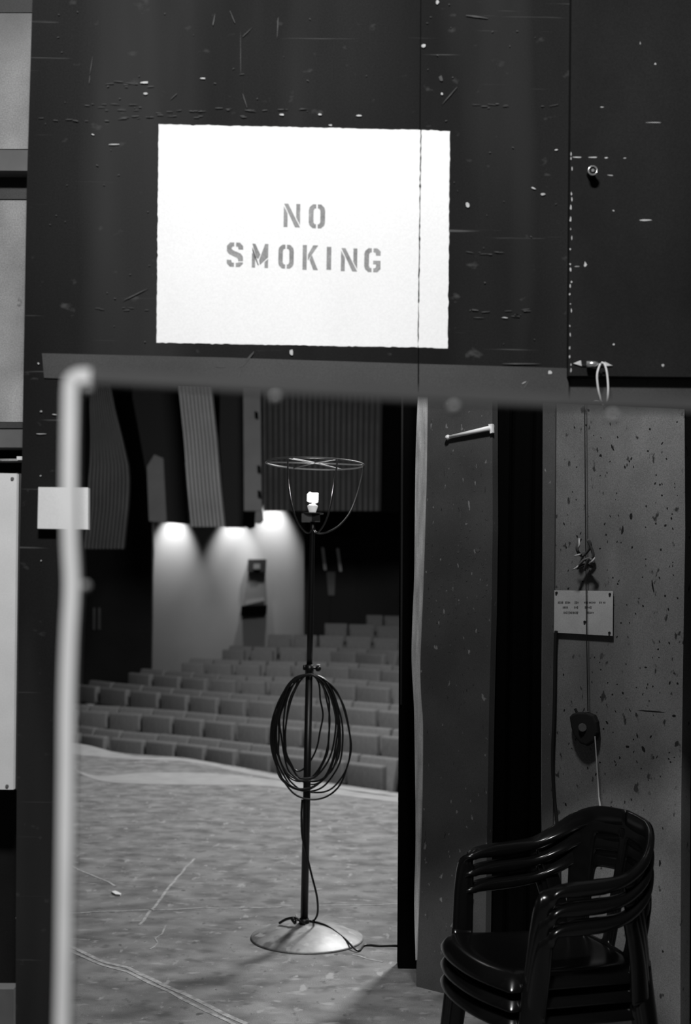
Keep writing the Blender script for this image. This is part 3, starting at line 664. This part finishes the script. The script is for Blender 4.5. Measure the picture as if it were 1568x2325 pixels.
for name, bm, th in chair_mesh_parts():
    me = bpy.data.meshes.new(name); bmesh.ops.recalc_face_normals(bm, faces=bm.faces); bm.to_mesh(me); bm.free(); me.materials.append(M['chair'])
    for p in me.polygons: p.use_smooth = True
    MS.append((name, me, th))
CX, CY, CR = .572, 3.35, math.radians(-72)
labs = ['dark glossy plastic armchair at the bottom of the stack, legs on the floor', 'dark glossy plastic armchair in the middle of the stack', 'dark glossy plastic armchair on top of the stack with its whole back showing']
for k in range(3):
    t = thing('plastic_armchair', labs[k], 'chair', (CX, CY, .05 * k + .002), 'stacked plastic armchairs')
    t.rotation_euler = (0, 0, CR); t.scale = (1, .9, 1)
    for name, me, th in MS:
        o = bpy.data.objects.new(name, me); COL.objects.link(o); o.parent = t
        if th:
            s_ = o.modifiers.new('s', 'SOLIDIFY'); s_.thickness = th; s_.offset = 0
            u = o.modifiers.new('u', 'SUBSURF'); u.levels = 1; u.render_levels = 2

# ============================================================ auditorium
for (nm, lo, hi) in (('wall_back', (-14, 30, -2), (16, 30.2, 12)),):
    bm = bmesh.new(); box(bm, lo, hi); o = link(nm, bm, M['awall_dark']); o['kind'] = 'structure'
bm = bmesh.new(); box(bm, (-16, 9.0, -1.35), (16, 30, -1.25)); o = link('floor_auditorium', bm, M['awall_dark']); o.name = 'trim_4'; o['kind'] = 'structure'

bm = bmesh.new(); box(bm, (-14, 9, 6.0), (16, 30, 6.2)); o = link('ceiling', bm, M['awall_dark']); o['kind'] = 'structure'
rows = [  # ztop, depth at x=850, tops polyline, start x (seat-left edge known) and names
 (-.26, [(120, 1641), (164, 1647), (221, 1652), (280, 1661), (363, 1666), (435, 1672), (505, 1680), (575, 1689), (660, 1697), (750, 1704), (820, 1713), (905, 1722), (1000, 1733)], [128, 181, 221, 280, 363, 435, 505, 575, 652, 733, 820, 910]),
 (-.03, [(120, 1596), (164, 1599), (236, 1602), (323, 1607), (400, 1613), (483, 1621), (569, 1629), (676, 1636), (823, 1648), (905, 1656), (1000, 1664)], [120, 172, 207, 274, 352, 427, 497, 567, 643, 720, 796, 893, 990]),
 (.20, [(210, 1544), (260, 1550), (323, 1556), (398, 1563), (463, 1568), (514, 1573), (617, 1580), (720, 1585), (852, 1596), (905, 1600), (1000, 1608)], [207, 260, 328, 398, 463, 530, 591, 655, 723, 805, 889, 975]),
 (.40, [(325, 1518), (380, 1522), (443, 1528), (533, 1533), (588, 1536), (690, 1537), (793, 1541), (881, 1549), (1000, 1558)], [323, 379, 443, 502, 562, 622, 690, 761, 839, 920]),
 (.60, [(433, 1495), (487, 1497), (547, 1499), (608, 1501), (705, 1502), (793, 1504), (881, 1510), (1000, 1518)], [432, 487, 547, 608, 673, 746, 818, 895, 975]),
 (.79, [(522, 1466), (575, 1468), (632, 1469), (770, 1470), (837, 1473), (905, 1478), (1000, 1486)], [521, 575, 632, 700, 770, 837, 908]),
 (.97, [(605, 1441), (700, 1442), (793, 1443), (905, 1450), (1000, 1456)], [607, 665, 722, 783, 845, 907]),
 (1.16, [(735, 1415), (800, 1416), (905, 1422), (1000, 1428)], [735, 790, 852, 912]),
 (1.36, [(830, 1396), (870, 1397), (905, 1399), (1000, 1404)], [830, 870, 922]),
]
def rb(bm, lo, hi, bev=.03, seg=3):
    r = bmesh.ops.create_cube(bm, size=1); 
    for v in r['verts']: v.co = Vector(((v.co.x + .5) * (hi[0] - lo[0]) + lo[0], (v.co.y + .5) * (hi[1] - lo[1]) + lo[1], (v.co.z + .5) * (hi[2] - lo[2]) + lo[2]))
    es = list({e for v in r['verts'] for e in v.link_edges}); bmesh.ops.bevel(bm, geom=es, offset=bev, segments=seg, affect='EDGES', profile=.6)
    return bm
def mk(name, bm, m):
    me = bpy.data.meshes.new(name); bm.to_mesh(me); bm.free(); me.materials.append(m)
    for p in me.polygons: p.use_smooth = True
    return me
bm = rb(bmesh.new(), (-.5, -.05, .30), (.5, .05, .86), .03)          # unit width, local -y faces the stage
for v in bm.verts: v.co.y += (v.co.z - .3) * .28 + .04 * (1 - (v.co.x * 2) ** 2) * .6; v.co.x *= 1 - .03 * (v.co.z > .8)
m_back = mk('backrest', bm, M['seat'])
bm = rb(bmesh.new(), (-.46, -.17, .50), (.46, -.06, .80), .035); m_pan = mk('seat_pan', bm, M['seat'])
bm = rb(bmesh.new(), (.02, -.19, .478), (.46, -.07, .502), .008, 1); m_lip = mk('seat_lip', bm, M['seat_lip'])
bm = rb(bmesh.new(), (-.03, -.10, 0), (.03, .02, .36), .01, 1); m_leg = mk('stand', bm, M['seat_dark'])
bm = rb(bmesh.new(), (-.02, -.2, .52), (.02, .0, .57), .01, 1); m_arm = mk('armrest', bm, M['seat_dark'])
ordn = ['first', 'second', 'third', 'fourth', 'fifth', 'sixth', 'seventh', 'eighth', 'ninth', 'tenth', 'eleventh', 'twelfth', 'thirteenth']
rown = ['front row', 'second row', 'third row', 'fourth row', 'fifth row', 'sixth row', 'dim seventh row', 'dim eighth row', 'dim rearmost row']
def interp(pl, x):
    for (a, b) in zip(pl, pl[1:]):
        if a[0] <= x <= b[0]: return a[1] + (b[1] - a[1]) * (x - a[0]) / (b[0] - a[0])
    return pl[0][1] if x < pl[0][0] else pl[-1][1]
for r, (zt, tops, gaps) in enumerate(rows):
    tp = []
    for x in gaps:
        yy = interp(tops, x); p = hit(x, yy, (0, 0, zt), Vector((0, 0, 1)))
        if r > 5: p = at(x, yy, (22.1, 23.6, 25.0)[r - 6])
        tp.append(p)
    # straighten depth noise: smooth y along the row
    ys = [p.y for p in tp]
    for _ in range(2): ys = [ys[0]] + [(ys[i - 1] + 2 * ys[i] + ys[i + 1]) / 4 for i in range(1, len(ys) - 1)] + [ys[-1]]
    tp = [at(x, interp(tops, x), y) for x, y in zip(gaps, ys)]
    for i in range(len(tp) - 1):
        a, b = tp[i], tp[i + 1]; mid = (a + b) / 2; dd = b - a; wdt = math.hypot(dd.x, dd.y)
        yaw = math.atan2(dd.y, dd.x)
        t = thing('theatre_seat', 'grey upholstered theatre seat, %s from the left in the %s' % (ordn[i], rown[r]), 'seat', (0, 0, 0), 'theatre seats in the %s' % rown[r])
        # seat top centre must be at mid: local back top is at y ~ .17
        h = .86
        t.location = (mid.x + math.sin(yaw) * .16, mid.y - math.cos(yaw) * .16, mid.z - h)
        t.rotation_euler = (0, 0, yaw)
        for nm, me, sx in (('backrest', m_back, wdt * .965), ('seat_pan', m_pan, wdt * .95), ('seat_lip', m_lip, wdt * .8), ('stand', m_leg, 1), ('armrest', m_arm, 1)):
            if r > 5 and nm in ('seat_lip',): continue
            o = bpy.data.objects.new(nm, me); COL.objects.link(o); o.parent = t
            o.scale = (sx, 1, 1)
            if nm in ('armrest', 'stand'): o.location = (-wdt / 2, 0, 0)
    # riser platform under this row
    bm = bmesh.new(); z0 = sum(p.z for p in tp) / len(tp) - .86
    front = [Vector((p.x, p.y - .55, min(z0, .86 + z0))) for p in tp]; 
    ext0 = front[0] + (front[0] - front[1]) * (.2 if r > 1 else 3); ext1 = front[-1] + (front[-1] - front[-2]) * 12
    bk = [q + Vector((0, 1.5, 0)) for q in (ext0, *front, ext1)]
    allp = [ext0, *front, ext1]
    for q in allp + bk: q.z = z0 - .003
    prism_pts(bm, allp + list(reversed(bk)), Vector((0, 0, min(-.2, -1.27 - (z0)))))
    o = link('trim_%d' % (5 + r), bm, M['awall_dark']); o['kind'] = 'structure'

# lit wall, dark side wall
DA = 26.5
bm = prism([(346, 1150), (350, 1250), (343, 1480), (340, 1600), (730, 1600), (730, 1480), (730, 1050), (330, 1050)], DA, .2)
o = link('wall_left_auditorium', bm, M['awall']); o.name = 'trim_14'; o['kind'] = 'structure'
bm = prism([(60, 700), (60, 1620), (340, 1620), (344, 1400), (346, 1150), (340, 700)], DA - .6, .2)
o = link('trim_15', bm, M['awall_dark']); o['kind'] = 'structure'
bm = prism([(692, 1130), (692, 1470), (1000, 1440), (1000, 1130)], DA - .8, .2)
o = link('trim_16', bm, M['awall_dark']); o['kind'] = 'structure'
for i, (x, y, pw) in enumerate(((395, 1120, 230), (532, 1120, 200), (618, 1085, 300))):
    p = at(x, y, DA - .45); q = at(x - 3, 1262, DA)
    spot('wall_washer', p, q, pw * 2.6, 56, 1.0, .05)
    c = thing('wall_downlight', ['left', 'middle', 'right'][i] + ' downlight throwing a bright scallop on the auditorium wall', 'downlight', p, 'auditorium wall downlights')
    bm = bmesh.new(); lathe(bm, [(0, .2), (.07, .2), (.08, .02), (.07, .02), (.06, .18), (0, .18)], p, 16); link('can', bm, M['dark'], c, True)
# hanging ribbed panels
def ribbed(name, label, ys, L, Rr, d, n, m, duty=.55, back='rib_back', depth=.12):
    t = thing(name, label, 'panel', at((L[0] + Rr[0]) / 2, ys[0], d))
    def X(l, y): return interp([(yy, xx) for yy, xx in zip(ys, l)], y)
    yy = [ys[0] + (ys[-1] - ys[0]) * k / 16 for k in range(17)]
    sl = [(X(L, y), y) for y in yy]; sr = [(X(Rr, y), y) for y in yy]
    link('backing', prism(sl + list(reversed(sr)), d + depth + .01, .04), M[back], t)
    for k in range(n):
        a, b = k / n, (k + duty) / n
        pts = [(X(L, y) + (X(Rr, y) - X(L, y)) * a, y) for y in yy] + [(X(L, y) + (X(Rr, y) - X(L, y)) * b, y) for y in reversed(yy)]
        link('slat', prism(pts, d + random.uniform(0, .02), depth), M[m], t)
    return t
ribbed('ribbed_panel', 'leftmost hanging ribbed acoustic panel with wavy slats', [740, 860, 930, 1000, 1060, 1100, 1150, 1246], [205, 204, 204, 206, 204, 200, 200, 190], [240, 248, 262, 280, 294, 296, 293, 283], 20.5, 11, 'rib', .5, 'rib_mid_back', .06)
ribbed('ribbed_panel', 'pale ribbed acoustic panel hanging left of the grey column', [740, 865, 1000, 1100, 1196], [396, 404, 418, 425, 434], [470, 480, 494, 502, 512], 21.0, 9, 'rib_pale', .5, 'rib_pale_back', .05)
ribbed('ribbed_panel', 'wide dark ribbed panel hanging behind the lamp cage', [740, 900, 1000, 1160], [596, 596, 597, 598], [868, 868, 866, 864], 21.5, 21, 'rib_dark', .5, 'rib_mid_back', .05)
# smooth dark pieces around the ribs
def slab(name, pts, d, m, label, cat='panel', t=.06):
    return tag(link(name, prism(pts, d, t), M[m]), label, cat)
SP = slab('smooth_panel', [(300, 740), (400, 740), (405, 880), (428, 1190), (338, 1182), (333, 1090), (326, 1040), (300, 900)], 21.9, 'rib_back', 'dark plain panel between the two left ribbed panels')
link('grey_flap', prism([(333, 1060), (338, 1183), (378, 1187), (370, 1040), (350, 1032)], 21.8, .09), M['post'], SP)
slab('smooth_panel', [(500, 740), (560, 740), (556, 1198), (512, 1197), (498, 1000)], 21.6, 'rib_back', 'dark panel strip just left of the grey column')
slab('smooth_panel', [(866, 740), (960, 740), (960, 1165), (866, 1162)], 21.8, 'black', 'black panel behind the top of the black post')
gc = thing('lighting_column', 'plain grey vertical column with dark lamp notches left of the lamp cage', 'column', at(574, 1158, 21.2))
link('column_face', prism([(550, 740), (552, 900), (554, 1160), (594, 1160), (592, 1000), (589, 740)], 21.2, .15), M['post'], gc)
for x, y in ((582, 942), (588, 1065), (589, 1122)):
    link('lamp_notch', prism([(x - 4, y - 9), (x + 3, y - 6), (x + 4, y + 10), (x - 3, y + 7)], 21.15, .05), M['black'], gc)
sl_ = thing('stage_lamp', 'small dark theatre lantern hanging below the grey column', 'stage lamp', at(570, 1180, 21.3))
link('lamp_body', prism([(553, 1162), (578, 1162), (577, 1195), (565, 1200), (552, 1192)], 21.2, .2), M['black'], sl_)
link('lamp_front', prism([(580, 1161), (595, 1161), (597, 1180), (589, 1188), (578, 1186)], 21.15, .18), M['post'], sl_)
for ly in (0,):
    bm = bmesh.new(); tube(bm, [at(583, 1158, 21.28), at(580, 1175, 21.28)], .03, 8); link('lamp_hanger', bm, M['black'], sl_)
ex = thing('wall_box', 'small dark sign box on the lit auditorium wall', 'box', at(582, 1285, DA))
link('box_body', prism([(563, 1270), (604, 1270), (602, 1299), (562, 1298)], DA - .12, .119), M['dark'], ex)
link('box_face', prism([(576, 1280), (590, 1280), (590, 1292), (575, 1292)], DA - .14, .02), M['rib'], ex)
dd_ = thing('wall_cabinet', 'grey recessed cabinet with dark lower ledge below the sign box', 'cabinet', at(580, 1395, DA))
link('cabinet_face', prism([(562, 1301), (602, 1301), (606, 1374), (552, 1376)], DA - .08, .079), M['rib'], dd_)
link('cabinet_trim', prism([(558, 1364), (598, 1357), (600, 1364), (556, 1374)], DA - .1, .019), M['post'], dd_)
link('cabinet_ledge', prism([(548, 1376), (604, 1374), (602, 1394), (546, 1398)], DA - .3, .299), M['black'], dd_)
dr = thing('auditorium_door', 'dark auditorium doors with two pale vertical pull handles seen right of the lamp pole', 'door', at(750, 1400, DA - .86))
link('door_panel', prism([(690, 1215), (748, 1215), (748, 1440), (690, 1440)], DA - .85, .04), M['rib_back'], dr)
link('door_panel', prism([(750, 1215), (808, 1215), (808, 1440), (750, 1440)], DA - .85, .04), M['rib_back'], dr)
link('door_plate', prism([(741, 1298), (761, 1298), (759, 1352), (745, 1352)], DA - .9, .05), M['rib'], dr)
for a, b in (((729, 1243), (737, 1294)), ((763, 1245), (772, 1297))):
    link('pull_handle', prism([(a[0], a[1]), (a[0] + 6, a[1]), (b[0] + 4, b[1]), (b[0] - 2, b[1])], DA - .9, .08), M['handle'], dr)
for x, l in ((212, 'left'), (224, 'right')):
    slab('door_pull', [(x - 1, 1380), (x + 4, 1380), (x + 4, 1430), (x - 2, 1430)], DA - .68, 'rib', l + ' of two thin vertical bars on the dark wall at far left', 'bar', .07)
